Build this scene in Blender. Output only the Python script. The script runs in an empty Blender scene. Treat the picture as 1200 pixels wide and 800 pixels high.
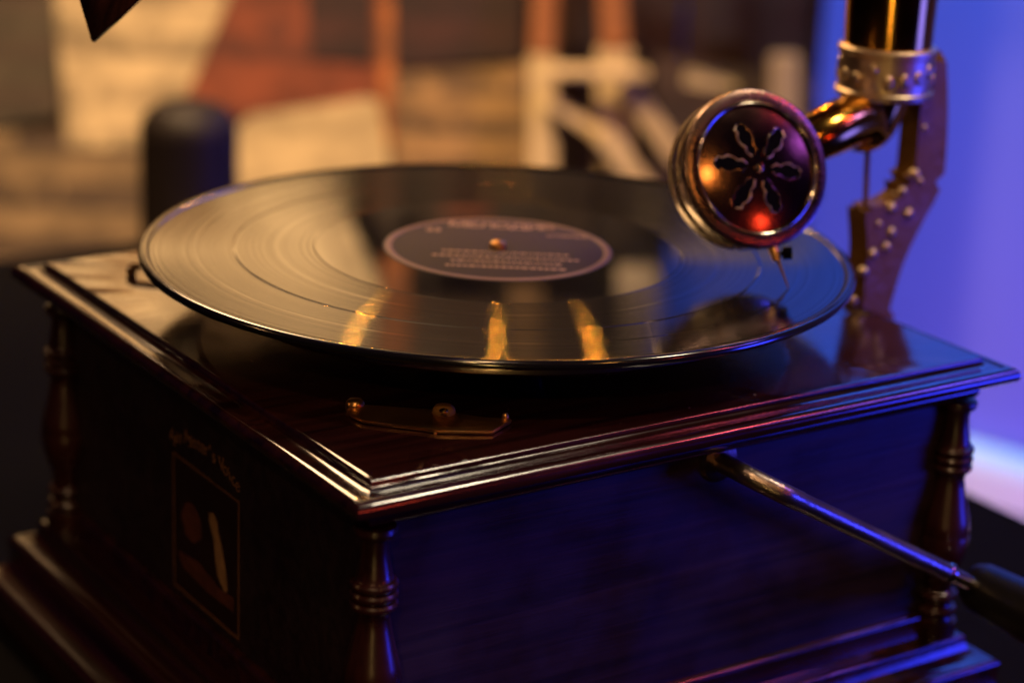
import bpy, bmesh, math, random
from mathutils import Vector, Matrix
random.seed(7)
sc = bpy.context.scene
COL = sc.collection
PI = math.pi

# ------------------------------------------------------------------ camera
CAM = Vector((0.7254, -0.4864, 0.2738))
ROT = Matrix(((0.5522598, -0.2833449, 0.7840439), (0.8326150, 0.1401169, -0.5358353), (0.0419684, 0.9487270, 0.3132981)))
FPX = 2497.7
cd = bpy.data.cameras.new('camera')
co = bpy.data.objects.new('camera', cd)
COL.objects.link(co)
co.matrix_world = Matrix.Translation(CAM) @ ROT.to_4x4()
cd.sensor_width = 36.0
cd.lens = FPX / 1200 * 36
cd.clip_start = 0.02
cd.clip_end = 60
cd.dof.use_dof = True
cd.dof.focus_distance = 0.785
cd.dof.aperture_fstop = 4.6
cd.dof.aperture_blades = 0
sc.camera = co

# ------------------------------------------------------------------ world, view
w = bpy.data.worlds.new('World')
sc.world = w
w.use_nodes = True
w.node_tree.nodes['Background'].inputs[0].default_value = (0.22, 0.12, 0.60, 1)
w.node_tree.nodes['Background'].inputs[1].default_value = 0.011
sc.view_settings.view_transform = 'Standard'
sc.view_settings.look = 'None'
sc.view_settings.exposure = 0
sc.view_settings.gamma = 1
sc.render.engine = 'CYCLES'
sc.cycles.use_denoising = True
sc.cycles.max_bounces = 8
sc.cycles.caustics_reflective = False
sc.cycles.caustics_refractive = False
sc.cycles.sample_clamp_indirect = 4.0

# ------------------------------------------------------------------ stage lamps and added fills
def aim(o, target):
    o.rotation_euler = (Vector(target) - o.location).to_track_quat('-Z', 'Y').to_euler()

def area(name, loc, target, color, power, size, sy=None):
    l = bpy.data.lights.new(name, 'AREA')
    l.color = color; l.energy = power; l.size = size
    if sy:
        l.shape = 'RECTANGLE'; l.size_y = sy
    else:
        l.shape = 'DISK'
    o = bpy.data.objects.new(name, l); COL.objects.link(o)
    o.location = loc; aim(o, target)
    return o

def spot(name, loc, target, color, power, angle, blend=0.6, radius=0.05):
    l = bpy.data.lights.new(name, 'SPOT')
    l.color = color; l.energy = power; l.spot_size = math.radians(angle); l.spot_blend = blend
    l.shadow_soft_size = radius
    o = bpy.data.objects.new(name, l); COL.objects.link(o)
    o.location = loc; aim(o, target)
    return o

def sph(az, el, r, c=(0, 0, 0)):
    a, e = math.radians(az), math.radians(el)
    return (c[0] + r * math.cos(e) * math.cos(a), c[1] + r * math.cos(e) * math.sin(a), c[2] + r * math.sin(e))

AMBER = (1.0, 0.35, 0.03)
for loc, pw in (((-0.747, 0.324, 0.50), 2.4), ((-0.663, 0.448, 0.50), 1.5), ((-0.606, 0.531, 0.50), 1.9)):
    spot('amber_record_lamp', loc, (0.07, -0.05, 0.02), AMBER, pw, 24, 0.4, 0.0045)
# warm floods on the screen of pinned papers
spot('warm_flood_low', (-0.40, -0.10, 1.30), (-1.16, 0.24, -0.20), (1.0, 0.62, 0.28), 82, 54, 0.9, 0.10)
spot('warm_flood_high', (-0.45, -0.35, 1.60), (-1.20, 0.30, 0.45), (1.0, 0.68, 0.35), 430, 56, 0.9, 0.10)
# coloured light on the blue-violet wall
spot('blue_wall_wash', (-0.15, 0.75, 1.9), (-0.75, 1.35, 0.62), (0.10, 0.50, 1.0), 480, 50, 0.9, 0.1)
spot('violet_wall_wash', (0.20, 0.90, -0.75), (-0.72, 1.28, -0.48), (0.80, 0.36, 1.0), 46, 52, 1.0, 0.1)
# small lamps over and beside the gramophone
area('cool_top_lamp', (0.62, 0.65, 1.30), (0.1, -0.1, 0), (1.0, 0.82, 0.58), 6.0, 0.20)
area('pink_side_lamp', (0.75, 0.88, 0.95), (0.15, 0.05, 0), (1.0, 0.10, 0.14), 1.3, 0.10)
area('blue_side_lamp', (0.70, 1.02, 0.75), (0.15, 0.1, -0.05), (0.12, 0.08, 1.0), 2.0, 0.16)
area('blue_low_lamp', (0.95, 1.05, -0.12), (0.13, 0.05, -0.10), (0.03, 0.04, 1.0), 6.0, 0.40)
area('orange_side_lamp', (1.12, 0.02, 0.62), (0.08, 0.07, 0.07), (1.0, 0.42, 0.08), 0.5, 0.08)
area('violet_side_lamp', (0.85, 0.85, 0.62), (0.08, 0.07, 0.07), (0.35, 0.10, 1.0), 0.25, 0.10)
area('red_side_lamp', (1.15, 0.40, 0.22), (0.08, 0.07, 0.07), (1.0, 0.08, 0.03), 0.22, 0.07)
# small warm lamps in front, plus unseen fills added for highlights
area('added_top_fill', (0.62, -0.46, 1.0), (0.1, -0.1, 0), (1.0, 0.60, 0.30), 2.0, 0.07)  # added lamp without a seen source, brightens the regulator's edge
spot('added_flood_side', (-0.20, 0.15, 1.15), (-1.02, 0.50, -0.22), (1.0, 0.62, 0.29), 60, 34, 0.9, 0.08)  # extra flood added to brighten the pale uprights
area('added_tube_fill', (1.15, -0.80, -0.13), (0.05, 0.16, 0.1), (1.0, 0.60, 0.18), 0.5, 0.035, 0.22)  # unseen lamp added below the camera for the brass tube's stripe
area('added_left_fill', (-0.68, 0.06, 0.56), (0.0, -0.15, 0), (1.0, 0.62, 0.32), 3.0, 0.14, 0.30)  # strip lamp added for the highlight along the lid's front edge
area('warm_front_lamp', (1.25, -1.05, 0.95), (0, 0, 0), (1.0, 0.55, 0.22), 2.5, 0.03)
area('warm_front_lamp', (-0.45, -1.30, 0.60), (0, 0, -0.02), (1.0, 0.50, 0.18), 0.5, 0.03)

# ------------------------------------------------------------------ pixel helpers (directions only)
def ray(px, py):
    return ROT @ Vector(((px - 600) / FPX, (400 - py) / FPX, -1.0))
def onz(px, py, z):
    d = ray(px, py); return CAM + d * ((z - CAM.z) / d.z)
def onx(px, py, x):
    d = ray(px, py); return CAM + d * ((x - CAM.x) / d.x)
def ony(px, py, y):
    d = ray(px, py); return CAM + d * ((y - CAM.y) / d.y)
def atd(px, py, t):
    return CAM + ray(px, py) * t

# ------------------------------------------------------------------ materials
def new_mat(name):
    m = bpy.data.materials.new(name); m.use_nodes = True
    nt = m.node_tree
    return m, nt, nt.nodes['Principled BSDF'], nt.nodes, nt.links

def simple(name, col, rough=0.5, metal=0.0, coat=0.0, bump=0.0, bscale=200, var=0.0, vscale=30, rvar=0.0, ior=1.5):
    m, nt, b, N, L = new_mat(name)
    b.inputs['Base Color'].default_value = (*col, 1)
    b.inputs['Roughness'].default_value = rough
    b.inputs['Metallic'].default_value = metal
    b.inputs['Coat Weight'].default_value = coat
    b.inputs['Coat Roughness'].default_value = 0.08
    b.inputs['IOR'].default_value = ior
    tc = N.new('ShaderNodeTexCoord')
    if var or rvar:
        n = N.new('ShaderNodeTexNoise'); n.inputs['Scale'].default_value = vscale; n.inputs['Detail'].default_value = 6
        L.new(tc.outputs['Object'], n.inputs['Vector'])
        if var:
            mx = N.new('ShaderNodeMix'); mx.data_type = 'RGBA'
            mx.inputs['A'].default_value = (*[c * (1 - var) for c in col], 1)
            mx.inputs['B'].default_value = (*[min(1, c * (1 + var)) for c in col], 1)
            L.new(n.outputs['Fac'], mx.inputs['Factor']); L.new(mx.outputs['Result'], b.inputs['Base Color'])
        if rvar:
            mr = N.new('ShaderNodeMapRange')
            mr.inputs['From Min'].default_value = 0.3; mr.inputs['From Max'].default_value = 0.7
            mr.inputs['To Min'].default_value = max(0.02, rough - rvar); mr.inputs['To Max'].default_value = rough + rvar
            L.new(n.outputs['Fac'], mr.inputs['Value']); L.new(mr.outputs['Result'], b.inputs['Roughness'])
    if bump:
        n2 = N.new('ShaderNodeTexNoise'); n2.inputs['Scale'].default_value = bscale; n2.inputs['Detail'].default_value = 4
        L.new(tc.outputs['Object'], n2.inputs['Vector'])
        bp = N.new('ShaderNodeBump'); bp.inputs['Strength'].default_value = bump; bp.inputs['Distance'].default_value = 0.001
        L.new(n2.outputs['Fac'], bp.inputs['Height']); L.new(bp.outputs['Normal'], b.inputs['Normal'])
    return m

def wood(name, dark, light, axis, rough=0.16, grain=1.0, coat=0.6, bump=0.25, dust=False):
    """lacquered wood, grain running along axis (0 x, 1 y, 2 z)"""
    m, nt, b, N, L = new_mat(name)
    tc = N.new('ShaderNodeTexCoord'); mp = N.new('ShaderNodeMapping')
    s = [160.0, 160.0, 160.0]; s[axis] = 5.0
    mp.inputs['Scale'].default_value = s
    L.new(tc.outputs['Object'], mp.inputs['Vector'])
    n = N.new('ShaderNodeTexNoise'); n.inputs['Scale'].default_value = grain; n.inputs['Detail'].default_value = 8; n.inputs['Roughness'].default_value = 0.65
    n.inputs['Distortion'].default_value = 0.4
    L.new(mp.outputs['Vector'], n.inputs['Vector'])
    cr = N.new('ShaderNodeValToRGB')
    cr.color_ramp.elements[0].position = 0.36; cr.color_ramp.elements[0].color = (*dark, 1)
    cr.color_ramp.elements[1].position = 0.66; cr.color_ramp.elements[1].color = (*light, 1)
    L.new(n.outputs['Fac'], cr.inputs['Fac']); L.new(cr.outputs['Color'], b.inputs['Base Color'])
    if dust:                                  # settled dust specks, uneven in size and spacing
        vo = N.new('ShaderNodeTexVoronoi'); vo.inputs['Scale'].default_value = 130; L.new(tc.outputs['Object'], vo.inputs['Vector'])
        sepc = N.new('ShaderNodeSeparateColor'); L.new(vo.outputs['Color'], sepc.inputs[0])
        th = N.new('ShaderNodeMath'); th.operation = 'MULTIPLY'; th.inputs[1].default_value = 0.09; L.new(sepc.outputs[0], th.inputs[0])
        pw_ = N.new('ShaderNodeMath'); pw_.operation = 'MULTIPLY'; L.new(th.outputs[0], pw_.inputs[0]); L.new(sepc.outputs[1], pw_.inputs[1])
        lt = N.new('ShaderNodeMath'); lt.operation = 'LESS_THAN'; L.new(vo.outputs['Distance'], lt.inputs[0]); L.new(pw_.outputs[0], lt.inputs[1])
        dm = N.new('ShaderNodeMix'); dm.data_type = 'RGBA'; dm.inputs['B'].default_value = (0.30, 0.24, 0.20, 1)
        L.new(lt.outputs[0], dm.inputs['Factor']); L.new(cr.outputs['Color'], dm.inputs['A']); L.new(dm.outputs['Result'], b.inputs['Base Color'])
    # worn lacquer: roughness drifts
    n2 = N.new('ShaderNodeTexNoise'); n2.inputs['Scale'].default_value = 22; n2.inputs['Detail'].default_value = 6
    L.new(tc.outputs['Object'], n2.inputs['Vector'])
    mr = N.new('ShaderNodeMapRange'); mr.inputs['From Min'].default_value = 0.3; mr.inputs['From Max'].default_value = 0.75
    mr.inputs['To Min'].default_value = rough * 0.6; mr.inputs['To Max'].default_value = rough * 1.7
    L.new(n2.outputs['Fac'], mr.inputs['Value']); L.new(mr.outputs['Result'], b.inputs['Roughness'])
    L.new(mr.outputs['Result'], b.inputs['Coat Roughness'])
    b.inputs['Coat Weight'].default_value = coat
    b.inputs['Coat IOR'].default_value = 1.65
    bp = N.new('ShaderNodeBump'); bp.inputs['Strength'].default_value = bump; bp.inputs['Distance'].default_value = 0.0004
    L.new(n.outputs['Fac'], bp.inputs['Height']); L.new(bp.outputs['Normal'], b.inputs['Normal'])
    bp2 = N.new('ShaderNodeBump'); bp2.inputs['Strength'].default_value = bump * 0.25; bp2.inputs['Distance'].default_value = 0.0004
    L.new(n.outputs['Fac'], bp2.inputs['Height']); L.new(bp2.outputs['Normal'], b.inputs['Coat Normal'])
    return m

def paper(name, col, ink, lines=140, amount=0.5, blotch=0.35, wood_like=False):
    """aged printed sheet: rows of broken type in ink on a mottled sheet"""
    m, nt, b, N, L = new_mat(name)
    tc = N.new('ShaderNodeTexCoord'); sep = N.new('ShaderNodeSeparateXYZ')
    L.new(tc.outputs['Object'], sep.inputs['Vector'])
    mu = N.new('ShaderNodeMath'); mu.operation = 'MULTIPLY'; mu.inputs[1].default_value = lines * 2 * PI
    L.new(sep.outputs['Z'], mu.inputs[0])
    sn = N.new('ShaderNodeMath'); sn.operation = 'SINE'; L.new(mu.outputs[0], sn.inputs[0])
    gt = N.new('ShaderNodeMath'); gt.operation = 'GREATER_THAN'; gt.inputs[1].default_value = 0.1; L.new(sn.outputs[0], gt.inputs[0])
    mp = N.new('ShaderNodeMapping'); mp.inputs['Scale'].default_value = (lines * 1.3, lines * 1.3, lines * 0.5)
    L.new(tc.outputs['Object'], mp.inputs['Vector'])
    n = N.new('ShaderNodeTexNoise'); n.inputs['Scale'].default_value = 1.0; n.inputs['Detail'].default_value = 3
    L.new(mp.outputs['Vector'], n.inputs['Vector'])
    g2 = N.new('ShaderNodeMath'); g2.operation = 'GREATER_THAN'; g2.inputs[1].default_value = 0.44; L.new(n.outputs['Fac'], g2.inputs[0])
    ml = N.new('ShaderNodeMath'); ml.operation = 'MULTIPLY'; L.new(gt.outputs[0], ml.inputs[0]); L.new(g2.outputs[0], ml.inputs[1])
    am = N.new('ShaderNodeMath'); am.operation = 'MULTIPLY'; am.inputs[1].default_value = amount; L.new(ml.outputs[0], am.inputs[0])
    nb = N.new('ShaderNodeTexNoise'); nb.inputs['Scale'].default_value = 1.0; nb.inputs['Detail'].default_value = 6; nb.inputs['Roughness'].default_value = 0.62
    mpb = N.new('ShaderNodeMapping'); mpb.inputs['Scale'].default_value = (13, 13, 24); L.new(tc.outputs['Object'], mpb.inputs['Vector'])
    L.new(mpb.outputs['Vector'], nb.inputs['Vector'])
    nbr = N.new('ShaderNodeMapRange'); nbr.inputs['From Min'].default_value = 0.36; nbr.inputs['From Max'].default_value = 0.62; L.new(nb.outputs['Fac'], nbr.inputs['Value'])
    mx0 = N.new('ShaderNodeMix'); mx0.data_type = 'RGBA'
    mx0.inputs['A'].default_value = (*[c * (1 - blotch) for c in col], 1); mx0.inputs['B'].default_value = (*[min(.95, c * (1 + blotch * .3)) for c in col], 1)
    L.new(nbr.outputs['Result'], mx0.inputs['Factor'])
    mx = N.new('ShaderNodeMix'); mx.data_type = 'RGBA'
    L.new(am.outputs[0], mx.inputs['Factor']); L.new(mx0.outputs['Result'], mx.inputs['A']); mx.inputs['B'].default_value = (*ink, 1)
    L.new(mx.outputs['Result'], b.inputs['Base Color'])
    b.inputs['Roughness'].default_value = 0.75
    return m

def vinyl(name):
    m, nt, b, N, L = new_mat(name)
    out = N['Material Output'] if 'Material Output' in N else None
    for x in N:
        if x.type == 'OUTPUT_MATERIAL': out = x
    N.remove(b)
    tc = N.new('ShaderNodeTexCoord'); sep = N.new('ShaderNodeSeparateXYZ'); L.new(tc.outputs['Object'], sep.inputs['Vector'])
    def M(op, a=None, b_=None):
        n = N.new('ShaderNodeMath'); n.operation = op
        for i, v in enumerate((a, b_)):
            if v is None: continue
            if isinstance(v, (int, float)): n.inputs[i].default_value = v
            else: L.new(v, n.inputs[i])
        return n.outputs[0]
    r = M('SQRT', M('ADD', M('MULTIPLY', sep.outputs['X'], sep.outputs['X']), M('MULTIPLY', sep.outputs['Y'], sep.outputs['Y'])))
    # grooved band: 0.079..0.145, interrupted by narrow blank bands between tracks
    band = M('MULTIPLY', M('GREATER_THAN', r, 0.0785), M('LESS_THAN', r, 0.1455))
    gaps = None
    for rg in (0.0935, 0.1112, 0.1275):
        g = M('LESS_THAN', M('ABSOLUTE', M('SUBTRACT', r, rg)), 0.00055)
        gaps = g if gaps is None else M('MAXIMUM', gaps, g)
    groove = M('MULTIPLY', band, M('SUBTRACT', 1.0, gaps))
    # slow loud/soft modulation from groove to groove + sparkle along the groove
    comb = N.new('ShaderNodeCombineXYZ'); L.new(M('MULTIPLY', r, 2600.0), comb.inputs['X'])
    n1 = N.new('ShaderNodeTexNoise'); n1.inputs['Scale'].default_value = 1.0; n1.inputs['Detail'].default_value = 2
    L.new(comb.outputs[0], n1.inputs['Vector'])
    n2 = N.new('ShaderNodeTexNoise'); n2.inputs['Scale'].default_value = 1500; n2.inputs['Detail'].default_value = 2
    L.new(tc.outputs['Object'], n2.inputs['Vector'])
    bp = N.new('ShaderNodeBump'); bp.inputs['Strength'].default_value = 0.002; bp.inputs['Distance'].default_value = 0.0004
    L.new(M('MULTIPLY', groove, M('ADD', M('MULTIPLY', n1.outputs['Fac'], 0.35), n2.outputs['Fac'])), bp.inputs['Height'])
    tan = N.new('ShaderNodeTangent'); tan.direction_type = 'RADIAL'; tan.axis = 'Z'
    an = N.new('ShaderNodeBsdfAnisotropic'); an.distribution = 'BECKMANN'
    an.inputs['Color'].default_value = (0.30, 0.30, 0.30, 1)
    an.inputs['Roughness'].default_value = 0.128; an.inputs['Anisotropy'].default_value = 0.82
    L.new(tan.outputs[0], an.inputs['Tangent']); L.new(bp.outputs[0], an.inputs['Normal'])
    gl = N.new('ShaderNodeBsdfAnisotropic'); gl.distribution = 'BECKMANN'
    gl.inputs['Anisotropy'].default_value = 0.64
    L.new(tan.outputs[0], gl.inputs['Tangent'])
    L.new(M('ADD', M('MULTIPLY', groove, 0.065), 0.04), gl.inputs['Roughness'])
    nrm2 = N.new('ShaderNodeBump'); nrm2.inputs['Strength'].default_value = 0.05; nrm2.inputs['Distance'].default_value = 0.0004
    L.new(M('MULTIPLY', groove, n1.outputs['Fac']), nrm2.inputs['Height']); L.new(nrm2.outputs[0], gl.inputs['Normal'])
    df = N.new('ShaderNodeBsdfDiffuse'); df.inputs['Color'].default_value = (0.008, 0.007, 0.008, 1)
    fr = N.new('ShaderNodeFresnel'); fr.inputs['IOR'].default_value = 2.0
    m1 = N.new('ShaderNodeMixShader'); L.new(fr.outputs[0], m1.inputs[0]); L.new(df.outputs[0], m1.inputs[1]); L.new(gl.outputs[0], m1.inputs[2])
    m2 = N.new('ShaderNodeMixShader')
    comb2 = N.new('ShaderNodeCombineXYZ'); L.new(M('MULTIPLY', r, 700.0), comb2.inputs['X'])
    n3 = N.new('ShaderNodeTexNoise'); n3.inputs['Scale'].default_value = 1.0; n3.inputs['Detail'].default_value = 5
    L.new(comb2.outputs[0], n3.inputs['Vector'])
    rise = N.new('ShaderNodeMapRange'); rise.inputs['From Min'].default_value = 0.074; rise.inputs['From Max'].default_value = 0.112; L.new(r, rise.inputs['Value'])
    cn = N.new('ShaderNodeMapRange'); cn.inputs['From Min'].default_value = 0.34; cn.inputs['From Max'].default_value = 0.66; cn.inputs['To Min'].default_value = 0.03; cn.inputs['To Max'].default_value = 0.27; L.new(n3.outputs['Fac'], cn.inputs['Value'])
    L.new(M('MULTIPLY', M('MULTIPLY', groove, rise.outputs[0]), cn.outputs[0]), m2.inputs[0])
    mr = N.new('ShaderNodeMapRange'); mr.inputs['From Min'].default_value = 0.35; mr.inputs['From Max'].default_value = 0.65; mr.inputs['To Min'].default_value = 0.72; mr.inputs['To Max'].default_value = 1.0
    L.new(n3.outputs['Fac'], mr.inputs['Value'])
    cmb = N.new('ShaderNodeCombineColor')
    vv = M('ADD', M('MULTIPLY', groove, M('SUBTRACT', mr.outputs[0], 1.0)), 1.0)
    for q_ in range(3): L.new(vv, cmb.inputs[q_])
    L.new(cmb.outputs[0], gl.inputs['Color'])
    _ = 0; L.new(m1.outputs[0], m2.inputs[1]); L.new(an.outputs[0], m2.inputs[2])
    L.new(m2.outputs[0], out.inputs['Surface'])
    return m

MAHOG = ((0.010, 0.0022, 0.0022), (0.045, 0.010, 0.0075))
M = dict(
    wood_x=wood('mahogany_grain_x', *MAHOG, 0), wood_y=wood('mahogany_grain_y', *MAHOG, 1), wood_z=wood('mahogany_grain_z', *MAHOG, 2, rough=0.26, coat=0.25),
    lid=wood('lid_lacquer', *MAHOG, 1, rough=0.11, bump=0.12, coat=1.0, dust=True),
    case=wood('case_lacquer', (0.010, 0.004, 0.006), (0.028, 0.013, 0.020), 1, rough=0.38, bump=0.5, coat=0.1),
    vinyl=vinyl('black_vinyl'),
    rim=simple('vinyl_rim', (0.008, 0.007, 0.008), 0.14, ior=2.0, bump=0.02),
    label=simple('label_paper', (0.030, 0.016, 0.014), 0.75, var=0.2, vscale=60, bump=0.05, bscale=900),
    labelink=simple('label_print', (0.62, 0.38, 0.24), 0.6),
    labelring=simple('label_ring_print', (0.26, 0.15, 0.11), 0.6),
    nickel=simple('worn_nickel', (0.38, 0.31, 0.25), 0.2, 1, bump=0.08, bscale=300, rvar=0.08),
    chrome=simple('polished_nickel', (0.62, 0.55, 0.46), 0.12, 1, bump=0.03, bscale=400),
    steel=simple('crank_steel', (0.44, 0.36, 0.32), 0.34, 1, bump=0.25, bscale=500, rvar=0.1),
    brass=simple('polished_brass', (0.72, 0.37, 0.06), 0.13, 1, bump=0.05, bscale=120, rvar=0.05),
    oldbrass=simple('tarnished_brass', (0.66, 0.35, 0.12), 0.32, 1, bump=0.2, bscale=600, rvar=0.1),
    bronze=simple('cast_bronze', (0.19, 0.085, 0.016), 0.42, 0.1, bump=0.9, bscale=170, ior=1.35, rvar=0.1),
    copper=simple('dark_copper_face', (0.30, 0.17, 0.12), 0.16, 1, bump=0.04, bscale=250, rvar=0.06),
    darkmetal=simple('black_gap', (0.004, 0.003, 0.004), 0.9, ior=1.1),
    blackwood=simple('black_painted_wood', (0.010, 0.009, 0.010), 0.38, bump=0.15, bscale=180, rvar=0.1),
    drum=simple('drum_nickel', (0.78, 0.64, 0.44), 0.24, 1, bump=0.06, bscale=300, rvar=0.08),
    ring=simple('oxidised_copper', (0.26, 0.17, 0.13), 0.27, 1, bump=0.15, bscale=500, rvar=0.08),
    collar=simple('cast_pale_brass', (0.75, 0.58, 0.36), 0.40, 1, bump=0.2, bscale=300, rvar=0.1),
    felt=simple('turntable_felt', (0.02, 0.012, 0.012), 0.95, bump=0.4, bscale=900),
    horn=wood('horn_paint', (0.02, 0.007, 0.006), (0.11, 0.036, 0.026), 2, rough=0.25, bump=0.6),
    gilt=simple('faded_gilt', (0.17, 0.075, 0.03), 0.5, var=0.7, vscale=150),
    lettergilt=simple('faded_letter_gilt', (0.34, 0.16, 0.07), 0.5, var=0.6, vscale=200),
    panel=simple('dark_transfer_ground', (0.022, 0.008, 0.008), 0.3, var=0.6, vscale=90),
    cream_mark=simple('faded_cream_transfer', (0.34, 0.19, 0.09), 0.5, var=0.65, vscale=230),
    rust_mark=simple('faded_red_transfer', (0.10, 0.028, 0.016), 0.5, var=0.7, vscale=230),
    cloth=simple('black_table_cloth', (0.004, 0.0035, 0.005), 0.95, ior=1.2, bump=0.3, bscale=500),
    floor=simple('dark_floor', (0.02, 0.014, 0.012), 0.5, var=0.3, vscale=4),
    screen=wood('dark_screen_boards', (0.010, 0.0045, 0.003), (0.030, 0.012, 0.007), 2, rough=0.4, grain=0.3, coat=0.1),
    wall=simple('painted_plaster', (0.17, 0.16, 0.62), 0.8, bump=0.3, bscale=40, var=0.18, vscale=2.5),
    white=simple('white_paint', (0.80, 0.78, 0.78), 0.5),
    canister=simple('black_enamel', (0.014, 0.007, 0.006), 0.6, bump=0.05, bscale=80),
)

# ------------------------------------------------------------------ mesh helpers
def link(name, me, mat, parent=None, loc=None):
    o = bpy.data.objects.new(name, me); COL.objects.link(o)
    if mat is not None:
        me.materials.clear(); me.materials.append(mat)
    if parent is not None: o.parent = parent
    if loc is not None: o.location = loc
    return o

def finish(bm, name, mat, parent=None, loc=None, angle=35, smooth=True):
    bmesh.ops.recalc_face_normals(bm, faces=bm.faces)
    me = bpy.data.meshes.new(name); bm.to_mesh(me); bm.free()
    if smooth:
        for p in me.polygons: p.use_smooth = True
        me.set_sharp_from_angle(angle=math.radians(angle))
    return link(name, me, mat, parent, loc)

def lathe(bm, prof, seg=48, mtx=None, ripple=None):
    rings = []
    for (r, z) in prof:
        if r < 1e-7:
            rings.append([bm.verts.new((0, 0, z))])
        else:
            rings.append([bm.verts.new((r * math.cos(2 * PI * i / seg), r * math.sin(2 * PI * i / seg), z)) for i in range(seg)])
    for a, b in zip(rings, rings[1:]):
        for i in range(seg):
            j = (i + 1) % seg
            va = a[i % len(a)], a[j % len(a)]; vb = b[i % len(b)], b[j % len(b)]
            f = [va[0]]
            for v in (va[1], vb[1], vb[0]):
                if v not in f: f.append(v)
            if len(f) > 2: bm.faces.new(f)
    if mtx is not None:
        vs = [v for r in rings for v in r]
        bmesh.ops.transform(bm, matrix=mtx, verts=vs)

def tube(bm, pts, rad, seg=20, cap=True):
    pts = [Vector(p) for p in pts]
    rad = rad if isinstance(rad, (list, tuple)) else [rad] * len(pts)
    rings = []; up = None
    for i, p in enumerate(pts):
        t = (pts[min(i + 1, len(pts) - 1)] - pts[max(i - 1, 0)]).normalized()
        if up is None:
            up = t.orthogonal().normalized()
        else:
            up = (up - t * up.dot(t)).normalized()
        s = t.cross(up)
        rings.append([bm.verts.new(p + (up * math.cos(2 * PI * k / seg) + s * math.sin(2 * PI * k / seg)) * rad[i]) for k in range(seg)])
    for a, b in zip(rings, rings[1:]):
        for k in range(seg):
            bm.faces.new((a[k], a[(k + 1) % seg], b[(k + 1) % seg], b[k]))
    if cap:
        bm.faces.new(rings[0][::-1]); bm.faces.new(rings[-1])

def spline(pts, n=8):
    """Catmull-Rom through points"""
    P = [Vector(p) for p in pts]; out = []
    for i in range(len(P) - 1):
        p0, p1, p2, p3 = P[max(i - 1, 0)], P[i], P[i + 1], P[min(i + 2, len(P) - 1)]
        for k in range(n):
            t = k / n
            out.append(0.5 * ((2 * p1) + (p2 - p0) * t + (2 * p0 - 5 * p1 + 4 * p2 - p3) * t * t + (3 * p1 - p0 - 3 * p2 + p3) * t ** 3))
    out.append(P[-1]); return out

X0, X1, Y0, Y1 = -0.1479, 0.1448, -0.1451, 0.1465
def rect_sweep(bm, prof, x0=X0, x1=X1, y0=Y0, y1=Y1, div=24, wob=0.0):
    """mitred moulding: prof = (outward offset, z) from the inside top round to the inside bottom"""
    loops = []
    for m, z in prof:
        c = [(x0 - m, y0 - m), (x1 + m, y0 - m), (x1 + m, y1 + m), (x0 - m, y1 + m)]
        lp = []
        for k in range(4):
            a, b = c[k], c[(k + 1) % 4]
            for i in range(div):
                t = i / div
                lp.append(bm.verts.new((a[0] + (b[0] - a[0]) * t + random.uniform(-wob, wob), a[1] + (b[1] - a[1]) * t + random.uniform(-wob, wob), z + random.uniform(-wob, wob))))
        loops.append(lp)
    n = 4 * div
    for a, b in zip(loops, loops[1:]):
        for i in range(n):
            bm.faces.new((a[i], a[(i + 1) % n], b[(i + 1) % n], b[i]))
    bm.faces.new(loops[0][::-1]); bm.faces.new(loops[-1])

def arc(cx, cz, r, a0, a1, n=6):
    return [(cx + r * math.cos(math.radians(a0 + (a1 - a0) * i / n)), cz + r * math.sin(math.radians(a0 + (a1 - a0) * i / n))) for i in range(n + 1)]

def box(bm, lo, hi, mtx=None):
    r = bmesh.ops.create_cube(bm, size=1)
    for v in r['verts']:
        v.co = Vector([lo[i] + (v.co[i] + .5) * (hi[i] - lo[i]) for i in range(3)])
    if mtx is not None: bmesh.ops.transform(bm, matrix=mtx, verts=r['verts'])

def prism(bm, poly, d0, d1, to3):
    """polygon (a,b) extruded from d0 to d1; to3(a,b,d)->xyz"""
    A = [bm.verts.new(to3(a, b, d0)) for a, b in poly]; B = [bm.verts.new(to3(a, b, d1)) for a, b in poly]
    bm.faces.new(A[::-1]); bm.faces.new(B)
    n = len(poly)
    for i in range(n): bm.faces.new((A[i], A[(i + 1) % n], B[(i + 1) % n], B[i]))

def text_mesh(name, body, size, mat, parent, mtx, extrude=0.00004, bold=0.0, spacing=1.0):
    cu = bpy.data.curves.new(name, 'FONT'); cu.body = body; cu.size = size; cu.align_x = 'CENTER'; cu.align_y = 'CENTER'
    cu.extrude = extrude; cu.offset = bold; cu.space_character = spacing
    to = bpy.data.objects.new(name + '_src', cu); COL.objects.link(to)
    bpy.context.view_layer.update()
    me = bpy.data.meshes.new_from_object(to.evaluated_get(bpy.context.evaluated_depsgraph_get()))
    bpy.data.objects.remove(to)
    me.transform(mtx); me.name = name
    return link(name, me, mat, parent)

def thing(name, label, cat, loc=(0, 0, 0), group=None):
    o = bpy.data.objects.new(name, None); COL.objects.link(o); o.location = loc
    o.empty_display_size = 0.05
    o['label'] = label; o['category'] = cat
    if group: o['group'] = group
    return o

def tag(o, label, cat, group=None):
    o['label'] = label; o['category'] = cat
    if group: o['group'] = group
    return o

# ================================================================== SETTING
TABLE_Z = -0.172
bm = bmesh.new(); box(bm, (-12, -12, -1.0), (12, 12, -0.92))
fl = finish(bm, 'floor', M['floor'], smooth=False); fl['kind'] = 'structure'

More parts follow.
